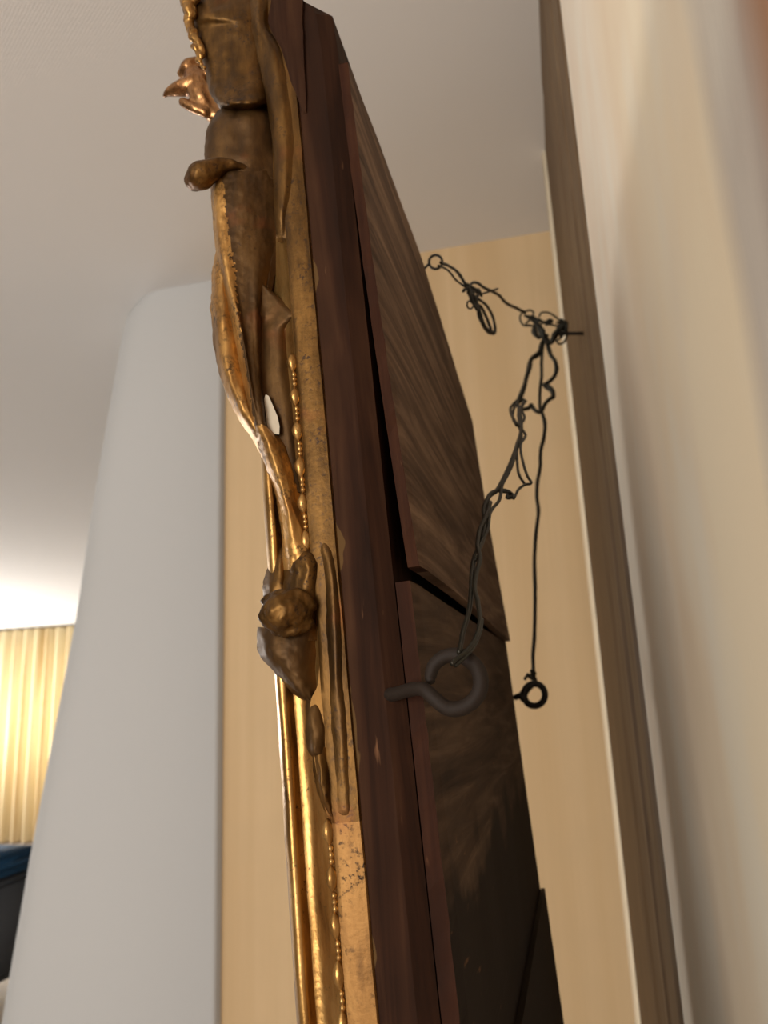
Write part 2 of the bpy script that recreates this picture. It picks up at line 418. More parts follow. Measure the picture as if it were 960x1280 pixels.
box('dust_board', (NG+0.001, 0.045, 0.06), (NG+0.004, UF-0.05, VT-0.075), M_dust, mirror)

# backing boards --------------------------------------------------
def board(name, outline_fn, un, vn, n_in, n_out, mat, seed, chip=0.0):
    """grid board; outline_fn(s, t) -> (u, v); n_in/n_out(u, v)"""
    vs, fs = [], []
    for side in (0, 1):
        for j in range(vn+1):
            for i in range(un+1):
                u, v = outline_fn(i/un, j/vn)
                edge_ = (i in (0,) or j in (0, vn))
                if edge_: u, v = u + chip*noise.noise(Vector((seed, v*260, side*2))) , v + 0.5*chip*noise.noise(Vector((u*160, seed, side)))
                nn = n_out(u, v) if side else n_in(u, v)
                if side and i == 0: nn -= 0.0006*(1+noise.noise(Vector((seed, 9, v*200))))
                vs.append((nn, u, v))
    k = (un+1)*(vn+1); idx = lambda i, j, s: s*k + j*(un+1) + i
    f_edge = []
    for s in (0, 1):
        for j in range(vn):
            for i in range(un): fs.append((idx(i, j, s), idx(i+1, j, s), idx(i+1, j+1, s), idx(i, j+1, s)))
    for j in range(vn):
        for i in (0, un): fs.append((idx(i, j, 0), idx(i, j+1, 0), idx(i, j+1, 1), idx(i, j, 1)))
    for i in range(un):
        for j in (0, vn): fs.append((idx(i, j, 0), idx(i+1, j, 0), idx(i+1, j, 1), idx(i, j, 1)))
    me = mesh(name, vs, fs); o = obj(name, me, mat, mirror, False)
    me.materials.append(M_edge)
    for p in me.polygons:
        if abs(p.normal.x) < 0.6 and p.center.y < 0.02: p.material_index = 1
    return o
vb = L(530, 706).z; v_far_top = Ln(590, 500, 0.012); v_top_near = Ln(437, 78, 0.006)
v_mid = Ln(530, 320, 0.008)
print('board', vb, v_far_top, v_top_near, v_mid)
def up_out(s, t):
    ufar = UF - 0.0
    u = 0.001 + s*ufar
    # top edge through the three measured points
    a, b_, c = v_top_near, v_mid, v_far_top
    if u < b_.y: tt = max(0, (u-a.y)/(b_.y-a.y)); top = a.z + (b_.z-a.z)*tt
    else: top = b_.z + (c.z-b_.z)*min(1.2, (u-b_.y)/(c.y-b_.y))
    bot = vb + 0.002*math.sin(s*5)
    return u, bot + (top-bot)*t
def lift(v): return 0.0072*max(0.0, min(1.0, (VT-0.03-v)/(VT-0.03-vb)))**1.6
board('backing_board', up_out, 50, 40, lambda u, v: 0.0002+lift(v), lambda u, v: 0.0058+lift(v)+0.0004*noise.noise(Vector((u*20, v*8, 1))), M_board, 3, 0.0012)
vm1 = L(497, 727).z; vlow = Ln(681, 1092, 0.010).z
board('backing_board', lambda s, t: (0.0015+s*(UF-0.002), vlow-0.01 + (vm1+0.0035*s*s-vlow+0.01)*t), 30, 40, lambda u, v: 0.0011, lambda u, v: 0.0085+0.0004*noise.noise(Vector((u*20, v*8, 5))), M_board_dark, 11, 0.0008)
o = board('backing_board', lambda s, t: (0.0015+s*(UF+0.002), 0.01 + (vlow-0.01)*t), 30, 30, lambda u, v: 0.0088, lambda u, v: 0.0125, M_board_dark, 17, 0.0008)
board('backing_board', lambda s, t: (0.0015+s*(UF-0.002), 0.01 + (vlow-0.021)*t), 4, 12, lambda u, v: 0.0003, lambda u, v: 0.0084, M_board_dark, 19, 0.0008)

box('spacer', (0.0, UF-0.035, vm1+0.0045), (0.0066, UF-0.004, vb+0.03), M_edge, mirror)
# gilt moulding ---------------------------------------------------
def pu(px, u): q = L(px, 1000, u); return (q.x, u)
cs = [(NG, -0.0005), (NG-0.0005, -0.0015), (NG-0.004, -0.0018), (NBEAD+0.003, -0.0018), (NBEAD+0.001, -0.0012), (NBEAD, 0.001), (NBEAD-0.001, 0.003)]
cs += [pu(403, 0.005), pu(398, 0.008), pu(391, 0.0105), pu(383, 0.012), pu(376, 0.0115), pu(370, 0.009), pu(367.5, 0.0068), pu(365, 0.0062), pu(360, 0.0060), pu(356, 0.0075), pu(353.5, 0.011), pu(353, 0.016), pu(354, 0.024)]
cs += [(NG-0.004, 0.040), (NG, 0.040)]
def sweep_v(cs, v0, v1, rows, flipu=None):
    vs, fs = [], []; k = len(cs)
    for j in range(rows+1):
        v = v0+(v1-v0)*j/rows
        for i, (nn, u) in enumerate(cs):
            d = 0.00035*noise.noise(Vector((nn*120, u*120, v*45)))
            uu = u+d; vs.append((nn+d, uu if flipu is None else flipu-uu, v))
    for j in range(rows):
        for i in range(k): fs.append((j*k+i, j*k+(i+1) % k, (j+1)*k+(i+1) % k, (j+1)*k+i))
    fs += [tuple(range(k)), tuple(rows*k+i for i in range(k))]
    return mesh('moulding', vs, fs)
vsplit = L(425, 1020).z
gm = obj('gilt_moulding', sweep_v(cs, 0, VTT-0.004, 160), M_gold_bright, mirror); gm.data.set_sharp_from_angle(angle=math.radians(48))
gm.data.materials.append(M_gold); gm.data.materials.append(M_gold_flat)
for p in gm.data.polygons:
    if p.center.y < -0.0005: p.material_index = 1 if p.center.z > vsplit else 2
o = obj('gilt_moulding', sweep_v(cs, 0, VT-0.02, 20, UF-0.006), M_gold, mirror)
def rail_mould(v_edge, sgn):
    vs, fs = [], []; k = len(cs)
    for u in (0.02, UF-0.03):
        for nn, d in cs: vs.append((nn, u, v_edge+sgn*d))
    for i in range(k): fs.append((i, (i+1) % k, k+(i+1) % k, k+i))
    fs += [tuple(range(k)), tuple(k+i for i in range(k))]
    return mesh('moulding', vs, fs)
obj('gilt_moulding', rail_mould(VT-0.012, -1), M_gold, mirror)
obj('gilt_moulding', rail_mould(0.0, 1), M_gold, mirror)

# bead and reel along the edge of the cove
def bead_mesh(l, r):
    vs, fs = [], []; R, C = 8, 8
    for j in range(R+1):
        t = j/R; rr = r*math.sin(math.pi*min(max(t, 0.02), 0.98))**0.8
        for k in range(C): a = 2*math.pi*k/C; vs.append((rr*math.cos(a), rr*math.sin(a), l*(t-0.5)))
    for j in range(R):
        for k in range(C): fs.append((j*C+k, j*C+(k+1) % C, (j+1)*C+(k+1) % C, (j+1)*C+k))
    fs += [tuple(range(C)), tuple(R*C+k for k in range(C))]
    return mesh('bead', vs, fs)
mb_big = bead_mesh(0.0112, 0.0027); mb_small = bead_mesh(0.0034, 0.0013)
mb_big.materials.append(M_gold_bright); mb_small.materials.append(M_gold_bright)
for me in (mb_big, mb_small):
    for p in me.polygons: p.use_smooth = True
VB0 = L(410, 1022).z; VB1 = L(390, 690).z; VB2 = L(350, 285).z
v = L(409, 1040).z; pitch = v - L(413, 1098).z; k0 = v
vv = k0 + pitch*12
while vv > 0.02:
    if vv < VB0 or VB1 < vv < VB2:
        b_ = bpy.data.objects.new('bead', mb_big); scene.collection.objects.link(b_); b_.parent = mirror
        b_.location = (NBEAD-0.0012, -0.0002, vv); b_.rotation_euler = (0, 0, random.random()*6); b_.scale = (1, 1, random.uniform(0.9, 1.1))
        for q in (0.36, 0.5, 0.64):
            if vv-pitch*q < VB0 or VB1 < vv-pitch*q < VB2:
                s = bpy.data.objects.new('small_bead', mb_small); scene.collection.objects.link(s); s.parent = mirror
                s.location = (NBEAD-0.0008, 0.0000, vv - pitch*q); s.scale = (1, 1, random.uniform(0.8, 1.25))
    vv -= pitch

# ------------------------------------------------------------------ carved ornament
def carve(name, rows, mat, u0=0.004, back=0.008, seed=0, rough=0.0007, ny=7, nx=5, label=None):
    """rows: (y, [(x, height in mm towards the side the camera stands on), ...]) -> closed carved relief"""
    P = [[Vector((x, y, h)) for x, h in r] for y, r in rows]
    k = len(P[0])
    cols = [spline([P[j][i] for j in range(len(P))], ny) for i in range(k)]
    R = len(cols[0]); grid = []
    for j in range(R): grid.append(spline([cols[i][j] for i in range(k)], nx))
    C = len(grid[0]); vs, fs = [], []
    for side in (0, 1):
        for j in range(R):
            for i in range(C):
                p = grid[j][i]; u = u0 - p.z/1000.0
                q = L(p.x, p.y, u)
                if side:
                    e = min(i, C-1-i)/(C/2); q = L(p.x, p.y, u0); q.y = u0 + back*min(1.0, 0.25+e)
                    q.y = max(q.y, u+0.0015)
                q = jit(q, rough, 140, seed) if not side else q
                q = jit(q, rough*0.6, 420, seed+5) if not side else q
                vs.append(q)
    n_ = R*C; idx = lambda j, i, s: s*n_+j*C+i
    for s in (0, 1):
        for j in range(R-1):
            for i in range(C-1):
                f = (idx(j, i, s), idx(j, i+1, s), idx(j+1, i+1, s), idx(j+1, i, s)); fs.append(f if s else f[::-1])
    for j in range(R-1):
        for i in (0, C-1): fs.append((idx(j, i, 0), idx(j+1, i, 0), idx(j+1, i, 1), idx(j, i, 1)))
    for i in range(C-1):
        for j in (0, R-1): fs.append((idx(j, i, 0), idx(j, i+1, 0), idx(j, i+1, 1), idx(j, i, 1)))
    o = obj(name, mesh(name, vs, fs), mat, mirror); o.data.set_sharp_from_angle(angle=math.radians(70))
    return o
def blob(name, parts, mat, u=0.0, voxel=0.0011, rough=0.0006, seed=1, chips=0):
    """parts: spine lists [(x, y, du mm, radius px)], fused by a voxel remesh into one carved lump"""
    geos = []
    for sp in parts:
        pts = [(Vector(p[:3]), p[3]) for p in sp]
        V = spline([Vector((p[0], p[1], p[2], p[3])) for p in sp], 6)
        P, Rr = [], []
        for q in V:
            uu = u - q[2]/1000; w_ = L(q[0], q[1], uu); P.append(w_); Rr.append(max(0.0004, abs(q[3])*(uu-cl.y)/F))
        # rounded ends
        d0 = (P[0]-P[1]).normalized(); d1 = (P[-1]-P[-2]).normalized()
        P = [P[0]+d0*Rr[0]*0.95, P[0]+d0*Rr[0]*0.6]+P+[P[-1]+d1*Rr[-1]*0.6, P[-1]+d1*Rr[-1]*0.95]
        Rr = [Rr[0]*0.3, Rr[0]*0.8]+Rr+[Rr[-1]*0.8, Rr[-1]*0.3]
        geos.append(tube_geo(P, Rr, 14))
    vs, fs = merge(geos)
    me = mesh(name, vs, fs); o = obj(name, me, mat, mirror)
    r = o.modifiers.new('fuse', 'REMESH'); r.mode = 'VOXEL'; r.voxel_size = voxel; r.use_smooth_shade = True
    s = o.modifiers.new('soft', 'SMOOTH'); s.factor = 0.7; s.iterations = 5
    t = bpy.data.textures.new(name+'_grain', 'CLOUDS'); t.noise_scale = 0.004
    d = o.modifiers.new('worn', 'DISPLACE'); d.texture = t; d.strength = rough*2; d.texture_coords = 'LOCAL'
    return o

# A: top leaf with broken edge
carve('acanthus_leaf', [
 (-40, [(222, 0), (238, 6), (262, 8), (290, 6), (315, 3), (342, -5)]),
 (-5, [(226, 0), (240, 6), (265, 8), (290, 7), (318, 4), (344, -5)]),
 (20, [(230, 0), (242, 6), (262, 9), (292, 8.5), (320, 5), (345, -5)]),
 (34, [(236, 0), (247, 4), (266, 6), (296, 7), (320, 4), (345, -5)]),
 (60, [(248, 0), (254, 4), (270, 6), (296, 6), (322, 4), (346, -5)]),
 (90, [(257, 0), (262, 4), (276, 6), (298, 6), (322, 4), (348, -5)]),
 (115, [(262, 0), (267, 6), (280, 8), (300, 8), (322, 6), (344, -4)]),
 (129, [(271, 0), (277, 6), (288, 10), (304, 10), (321, 7), (338, -3)]),
 (137, [(279, -2), (284, 1), (293, 3), (306, 3), (318, 1), (330, -4)])], M_gold, seed=1)
blob('leaf_tip', [[(228, -20, 6, 14), (236, 6, 7, 13), (240, 18, 8, 9)], [(234, 22, 6, 7), (240, 40, 6, 8), (247, 52, 6, 7)], [(240, 44, 7, 5), (252, 60, 6, 6), (253, 72, 5, 4)], [(249, 70, 6, 4), (247, 76, 6, 4)], [(238, -8, 9, 9), (246, -2, 9, 8)]] + [[(232+0.28*y+d, 22+y, 6, q), (236+0.28*y+d, 25+y, 7, q)] for y, d, q in ((0, 1, 6), (9, -2, 4), (14, 4, 5), (24, 0, 5), (31, 5, 4), (36, -1, 4.5), (45, 3, 5), (52, 0, 3.5), (60, 3, 3))], M_gold_bright, 0.003, 0.0006, 0.0008)
# B: second leaf
carve('acanthus_leaf', [
 (134, [(279, -4), (284, -2), (293, -1), (306, 0), (318, 0), (334, -5)]),
 (142, [(269, -2), (276, 2), (290, 4), (306, 5), (322, 3), (342, -4)]),
 (165, [(257, -2), (263, 3), (282, 5), (302, 5), (324, 3), (350, -5)]),
 (190, [(255, -2), (262, 3), (282, 5), (302, 5), (326, 2), (352, -5)]),
 (208, [(258, -2), (264, 3), (284, 4), (304, 4), (326, 1), (354, -5)]),
 (222, [(262, -3), (268, 2), (284, 3), (304, 3), (326, 0), (354, -5)])], M_gold_dull_shade, seed=2)
# C: curled tip
blob('scroll_tip', [[(318, 214, -2, 4), (296, 207, 4, 7), (277, 207, 6, 13), (262, 214, 8, 19), (251, 220, 8, 22.5), (243, 226, 6, 17)]], M_gold, 0.003, 0.0008, 0.0005)
# D: long leaf running into the stem
leaf_d = carve('acanthus_leaf', [
 (214, [(262, -3), (270, 3), (284, 5), (304, 4), (326, 1), (346, -5)]),
 (245, [(264, -3), (270, 5), (285, 6), (305, 5), (326, 1), (352, -5)]),
 (300, [(268, -4), (274, 5), (290, 5), (308, 4), (326, 1), (346, -5)]),
 (350, [(275, -5), (284, 7), (296, 5), (310, 4), (322, 3), (336, -4)]),
 (400, [(285, -5), (297, 9), (305, 6), (315, 5), (322, 4), (330, -3)]),
 (450, [(294, -5), (306, 9), (312, 7), (318, 6), (324, 4), (329, -3)]),
 (495, [(302, -5), (313, 8), (319, 8), (324, 7), (328, 4), (331, -2)]),
 (530, [(312, -3), (319, 6), (326, 8), (331, 7), (333.5, 4), (336, -2)]),
 (556, [(321, -2), (328, 5), (336, 8), (343, 6), (350, 3), (362, -4)]),
 (600, [(338, -2), (343, 5), (350, 8), (358, 6), (366, 1), (379, -5)]),
 (640, [(348, -2), (354, 5), (360, 8), (367, 6), (374, 2), (386, -5)]),
 (687, [(353, -2), (360, 6), (368, 8), (377, 7), (386, 4), (394, -4)]),
 (712, [(352, -3), (361, 4), (370, 5), (379, 5), (388, 2), (396, -5)])], M_gold_fleck, seed=3, nx=16, ny=20, rough=0.0004)
leaf_d.data.materials.append(M_gold_dull_shade); zt = L(330, 535).z; e0 = L(281, 240).x; e1 = L(303, 400).x; z0 = L(281, 240).z; z1 = L(303, 400).z
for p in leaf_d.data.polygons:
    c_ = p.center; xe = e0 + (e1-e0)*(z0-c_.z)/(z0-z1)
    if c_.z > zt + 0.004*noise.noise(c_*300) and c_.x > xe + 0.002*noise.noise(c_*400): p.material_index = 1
# E: bulging leaf behind it
carve('acanthus_leaf', [
 (306, [(272, -6), (274, -4), (277, -3), (280, -3), (284, -6)]),
 (330, [(266, -6), (270, -1), (276, 1), (281, 0), (288, -6)]),
 (360, [(264, -6), (269, 1), (277, 3), (284, 1), (294, -5)]),
 (398, [(264, -6), (271, 2), (280, 4), (289, 1), (300, -5)]),
 (447, [(269, -6), (277, 4), (287, 5), (297, 2), (308, -5)]),
 (488, [(281, -5), (289, 5), (297, 6), (305, 4), (316, -3)]),
 (522, [(297, -4), (304, 4), (311, 6), (317, 5), (324, -2)]),
 (556, [(320, -3), (325, 2), (330, 4), (335, 2), (340, -4)]),
 (590, [(334, -6), (337, -2), (340, -1), (343, -2), (346, -7)])], M_gold_fleck, u0=0.006, seed=4)
# web between leaf and moulding, coloured dark for the leaf's shade, with a flake of gilding lost down to the pale gesso
carve('leaf_web', [
 (352, [(318, 2), (321, 1), (323, 0), (325, -1), (327, -4)]),
 (368, [(318, 3), (325, 0), (334, -1), (341, -1), (345, -4)]),
 (382, [(318, 3), (328, -1), (340, -1), (352, 0), (361, -3)]),
 (393, [(318, 3), (330, -1), (345, -1), (361, 1), (374, 0)]),
 (401, [(318, 3), (330, -2), (344, -1), (358, 0), (369, -2)]),
 (412, [(318, 3), (328, -2), (339, -1), (350, -1), (359, -4)]),
 (440, [(318, 3), (329, -2), (339, -1), (350, -1), (359, -4)]),
 (475, [(320, 3), (331, -1), (341, -1), (352, -1), (364, -4)]),
 (509, [(322, 3), (334, -1), (346, -1), (358, -1), (370, -4)]),
 (545, [(326, 3), (338, 0), (350, -1), (362, -1), (375, -4)]),
 (580, [(346, 2), (354, 1), (361, -1), (369, -2), (378, -5)]),
 (615, [(358, 2), (365, 0), (371, -1), (377, -2), (383, -5)])], M_gold_dull_shade, u0=0.003, back=0.004, seed=5, rough=0.00025)
pts = [(332, 493), (336, 495), (342, 509), (347, 521), (349.5, 533), (349, 543), (342, 542.5), (334, 541.5), (333.5, 525), (331, 508), (330, 499)]
vs = [L(x, y, 0.0012) for x, y in pts] + [L(x, y, 0.0038) for x, y in pts]; n = len(pts)
o = obj('gesso_patch', mesh('gesso_patch', vs, [tuple(range(n)), tuple(range(2*n-1, n-1, -1))]+[(i, (i+1) % n, n+(i+1) % n, n+i) for i in range(n)]), simple('bare_gesso', S(186, 174, 152), 0.8, 0, 200), mirror, False)
o['label'] = 'pale bare gesso where the gilding has flaked off'
# F: collar, boss, flap
carve('acanthus_leaf', [
 (676, [(351, -6), (353, -4), (355, -4), (357, -4), (360, -7)]),
 (702, [(338, -6), (343, 0), (349, 2), (355, 1), (362, -4)]),
 (728, [(330, -6), (337, 1), (346, 3), (355, 2), (364, -4)]),
 (752, [(328, -6), (336, 1), (346, 3), (356, 2), (366, -4)])], M_gold, u0=0.007, seed=6)
carve('scroll_collar', [
 (684, [(360, -3), (367, 2), (375, 4), (383, 4), (391, 2), (396, -5)]),
 (700, [(356, -3), (364, 5), (375, 8), (386, 9), (396, 5), (403, -5)]),
 (720, [(354, -3), (364, 5), (376, 8), (388, 9), (399, 4), (406, -5)]),
 (745, [(348, -3), (360, 5), (374, 8), (388, 7), (400, 2), (408, -5)]),
 (770, [(348, -3), (360, 5), (374, 7), (390, 4), (402, 0), (409, -5)]),
 (800, [(348, -3), (360, 5), (374, 6), (390, 3), (402, 0), (409, -5)])], M_gold, seed=7)
blob('scroll_boss', [[(346, 768, 8, 24), (357, 764, 9, 26), (370, 764, 8, 23)], [(331, 773, 6, 9), (345, 786, 7, 8), (365, 790, 8, 8), (386, 780, 6, 8)], [(334, 752, 7, 9), (352, 743, 9, 7), (376, 744, 9, 8), (390, 758, 6, 8)]], M_gold, 0.002, 0.0009, 0.0011)
carve('acanthus_leaf', [
 (784, [(322, -3), (332, 3), (346, 6), (366, 6), (384, 4), (409, -5)]),
 (806, [(321, -3), (331, 5), (346, 8), (366, 8), (383, 5), (408, -5)]),
 (824, [(327, -3), (337, 5), (350, 8), (367, 8), (382, 5), (408, -5)]),
 (845, [(348, -3), (354, 4), (363, 7), (373, 7), (384, 4), (408, -5)]),
 (863, [(361, -3), (367, 3), (374, 5), (381, 5), (388, 3), (408, -5)]),
 (876, [(380, -4), (383, 0), (386, 2), (389, 1), (394, 0), (404, -5)])], M_gold_dull_shade, seed=8)
# G: two small trailing leaves
carve('trailing_leaf', [
 (862, [(382, -7), (388, -6), (394, -5), (400, -5), (408, -7)]),
 (890, [(382, -4), (387, 1), (393, 2), (401, 0), (412, -5)]),
 (918, [(382, -4), (388, 2), (394, 3), (403, 1), (414, -5)]),
 (938, [(384, -4), (390, 3), (396, 4), (404, 1), (415, -5)]),
 (946, [(390, -4), (393, 0), (397, 1), (404, 0), (414, -5)])], M_gold_dull_shade, u0=-0.0005, back=0.009, seed=9)
carve('trailing_leaf', [
 (934, [(391, -5), (395, 0), (400, 2), (407, 0), (415, -5)]),
 (960, [(391, -4), (397, 3), (402, 4), (408, 2), (417, -5)]),
 (988, [(396, -4), (401, 3), (406, 4), (411, 2), (418, -5)]),
 (1008, [(403, -4), (407, 2), (410, 3), (414, 1), (419, -5)]),
 (1021, [(411, -5), (413, 0), (415, 1), (417, 0), (420, -5)])], M_gold, u0=-0.0005, back=0.007, seed=10)
# H: ridges on the flat of the moulding
carve('carved_ridge', [
 (662, [(398, -3.00), (400, -3.00), (402, -3.00), (405, -3.00), (408, -3.00), (412, -3.00)]),
 (680, [(392, 0.00), (396, 0.50), (400, 1.00), (405, 1.50), (411, 1.00), (419, -1.00)]),
 (720, [(400, 0.00), (404, 0.50), (407, 1.50), (413, 2.50), (418, 2.00), (425, -1.00)]),
 (780, [(399, 0.00), (404, 0.50), (409, 1.50), (416, 3.00), (422, 2.50), (430, -1.00)]),
 (850, [(398, 0.00), (405, 0.25), (411, 1.00), (418, 2.50), (424, 2.25), (434, -1.00)]),
 (878, [(388, 0.00), (399, 0.00), (408, 0.50), (418, 2.00), (427, 2.00), (437, -1.00)]),
 (920, [(390, 0.00), (402, 0.00), (411, 0.50), (421, 2.00), (430, 2.00), (440, -1.00)]),
 (980, [(398, 0.00), (407, 0.00), (416, 0.50), (425, 1.50), (433, 1.50), (445, -1.00)]),
 (1016, [(408, 0.00), (414, 0.50), (421, 1.00), (429, 1.25), (437, 1.00), (448, -1.00)]),
 (1026, [(412, -1.00), (418, -1.00), (424, -1.00), (431, -1.00), (439, -1.00), (452, -1.00)])], M_gold, u0=-0.0006, back=0.001, seed=11, rough=0.00022)
carve('carved_ridge', [
 (-30, [(308, 0), (316, 3), (323, 5), (330, 3), (340, 0)]),
 (0, [(308, 0), (316, 3), (323, 5), (330, 3), (339, 0)]),
 (30, [(310, 0), (317, 3), (324, 5), (330, 4), (336, 0)]),
 (60, [(318, 0), (328, 3), (337, 5), (345, 4), (354, 0)]),
 (110, [(330, 0), (339, 3), (348, 4), (356, 3), (366, 0)]),
 (160, [(338, 0), (346, 3), (355, 4), (362, 3), (372, 0)]),
 (200, [(342, 0), (350, 3), (358, 4), (366, 2), (376, 0)]),
 (240, [(342, 0), (348, 3), (356, 4), (363, 2), (374, 0)]),
 (275, [(343, 0), (347, 1.5), (352, 2), (358, 1), (368, 0)]),
 (298, [(345, -2), (348, -2), (352, -2), (356, -2), (362, -2)])], M_gold, u0=0.0002, back=0.001, seed=12, rough=0.00025)
# bare wood shoulder swelling out towards the gilding at the top of the stile
carve('shoulder', [
 (-34, [(341, 0), (350, 1), (360, 1), (368, 0.5), (378, 0)]),
 (0, [(339, 0), (348, 1.2), (358, 1.2), (368, 0.6), (378, 0)]),
 (26, [(335, 0), (344, 1.3), (355, 1.2), (366, 0.6), (378, 0)]),
 (44, [(342, 0), (349, 1.2), (358, 1.0), (368, 0.5), (379, 0)]),
 (62, [(352, 0), (357, 0.9), (363, 0.8), (370, 0.4), (379, 0)]),
 (100, [(363, -0.3), (367, 0.2), (371, 0.2), (376, 0), (381, -0.3)]),
 (120, [(371, -0.6), (373, -0.3), (375, -0.3), (378, -0.4), (382, -0.6)]),
 (138, [(378, -1), (379, -1), (380, -1), (381, -1), (382, -1)])], M_shoulder, u0=-0.0022, back=0.001, seed=13, rough=0.0002)
# I: farther crest finial
blob('crest_finial', [[(228, 92, 0, 9), (236, 84, 2, 13), (246, 80, 0, 12)], [(206, 119, 0, 4.5), (214, 114, 1, 9), (228, 110, 2, 14), (244, 106, 2, 17)],
  [(240, 84, 0, 12), (246, 106, 0, 20), (256, 128, 0, 18), (272, 148, -2, 13), (300, 172, -4, 11), (335, 196, -6, 11), (372, 215, -8, 11)], [(229, 128, 3, 8), (244, 136, 4, 8), (258, 142, 3, 7)], [(256, 70, 0, 7), (262, 90, 1, 9)]],
  M_gold_pink, 0.055, 0.0010, 0.0004)

# ------------------------------------------------------------------ eye screws (parts of the mirror)
def tubes_local(name, pts, sub, mat, sides=12):
    """pts: (x, y, u, radius px)"""
    V = spline([Vector(p) for p in pts], sub)
    P = [L(q[0], q[1], q[2]) for q in V]; R = [q[3]*(q[2]-cl.y)/F for q in V]
    vs, fs = tube_geo(P, R, sides); return obj(name, mesh(name, vs, fs), mat, mirror)
e = tubes_local('eye_screw', [(486, 868, 0.003, 8.5), (494, 867.5, -0.002, 8.6), (514, 862, -0.010, 8.6), (530, 862, -0.016, 8.8), (545, 875, -0.018, 9.3), (562, 886, -0.018, 9.6), (582, 883, -0.018, 9.6), (597, 869, -0.018, 9.6),
   (601, 850, -0.017, 9.6), (594, 832, -0.015, 9.6), (577, 820, -0.013, 9.4), (558, 820, -0.011, 9.0), (543, 831, -0.010, 8.6), (538, 846, -0.010, 7.5), (539, 853, -0.011, 5)], 6, M_iron, 14)
UR2 = UF - 0.02
uc = UR2
e2 = []
for k in range(19):
    a = math.radians(150 + 380*k/18); e2.append((668+13.2*math.cos(a), 868.5+13.8*math.sin(a), uc+0.0004*k, 3.9))
e2 = [(644, 872, uc+0.004, 3.4), (650, 870, uc, 3.6)] + e2
tubes_local('eye_screw', e2, 3, M_blackiron)
uc3 = Ln(536, 332, 0.006).y
e3 = [(530, 336, uc3, 1.8), (534, 332, uc3, 1.9)]
for k in range(17):
    a = math.radians(165 + 370*k/16); e3.append((544.5+8.3*math.cos(a), 327.5+8.6*math.sin(a), uc3, 1.9))
tubes_local('eye_screw', e3, 3, M_blackiron)

# ------------------------------------------------------------------ the hanging wire (its own thing) and the nail
wire = empty('hanging_wire', at_depth(688, 430, 1.05)); WI = Matrix.Translation(-wire.location)
tag(wire, 'dark twisted steel hanging wire strung between three screw eyes and a nail', 'wire')
dep1 = lambda y: 1/((1/0.284)*(y-425)/(850-425) + (1/1.05)*(850-y)/(850-425)) if y > 425 else 1.05
d2 = UR2 - cl.y
def dfar(y): t = min(1, max(0, (y-425)/(865-425))); return 1.05 + (d2*1.02-1.05)*t
d3 = uc3 - cl.y
def dtop(x): t = min(1, max(0, (x-545)/(690-545))); return 1/((1/(d3*1.02))*(1-t)+(1/1.05)*t)
def strand(pts, df, r, name='wire_strand', byx=False, off=0.0, sub=5, wob=0.4, mat=None):
    V = spline([Vector((x, y, 0)) for x, y in pts], sub); P, R = [], []
    for i, q in enumerate(V):
        dd = df(q.x if byx else q.y) + off
        x = q.x + wob*noise.noise(Vector((q.x*.15, q.y*.15, off*900+r))); y = q.y + wob*noise.noise(Vector((q.y*.15, q.x*.15, 5+off*900)))
        P.append(at_depth(x, y, dd) - wire.location); R.append(r*dd/F*(0.58+0.42*min(1, max(0, (q.y-545)/105)) if df is dep1 and r > 2.6 else 1))
    return tube_geo(P, R, 7)
def add(name, geos, mat=M_wire):
    vs, fs = merge(geos); return obj(name, mesh(name, vs, fs), mat, wire)
# strand pair from the near screw eye up to the kinked loops
add('near_strand', [
 strand([(574, 816), (576, 806), (579, 790), (586, 765), (589, 740), (590, 715), (594, 695), (603, 676), (606, 655), (605, 636), (612, 620), (622, 612), (634, 588), (645, 560), (651, 538), (648, 520), (649, 508)], dep1, 3.4),
 strand([(565, 830), (572, 823), (585, 812), (596, 795), (600, 776), (597, 752), (593, 735), (596, 715), (600, 698), (597, 682), (600, 662), (608, 645), (613, 628)], dep1, 3.2, off=-0.004),
 strand([(569, 832), (580, 822), (592, 808), (600, 790), (602, 774)], dep1, 2.8, off=-0.002),
 strand([(594, 700), (601, 680), (610, 660), (613, 640), (624, 625), (628, 606), (640, 582), (645, 560), (652, 535), (650, 515), (655, 503)], dep1, 2.2, off=-0.003)])
add('near_strand', [
 strand([(610, 650), (606, 636), (612, 618), (625, 613), (637, 615), (640, 621), (634, 622), (636, 617)], dep1, 2.8),
 strand([(624, 614), (640, 617), (642, 623), (648, 612), (656, 606), (664, 604), (658, 592), (652, 570), (651, 555), (657, 545), (653, 537), (648, 530)], dep1, 1.8, off=-0.003),
 strand([(655, 604), (648, 590), (646, 565), (650, 552), (652, 544), (648, 532), (640, 520), (638, 511), (643, 504), (647, 500)], dep1, 1.8),
 strand([(646, 532), (641, 522), (642, 512), (647, 503)], dep1, 1.8), strand([(646, 504), (654, 517), (655, 524), (649, 534)], dep1, 1.8, off=-.002)])
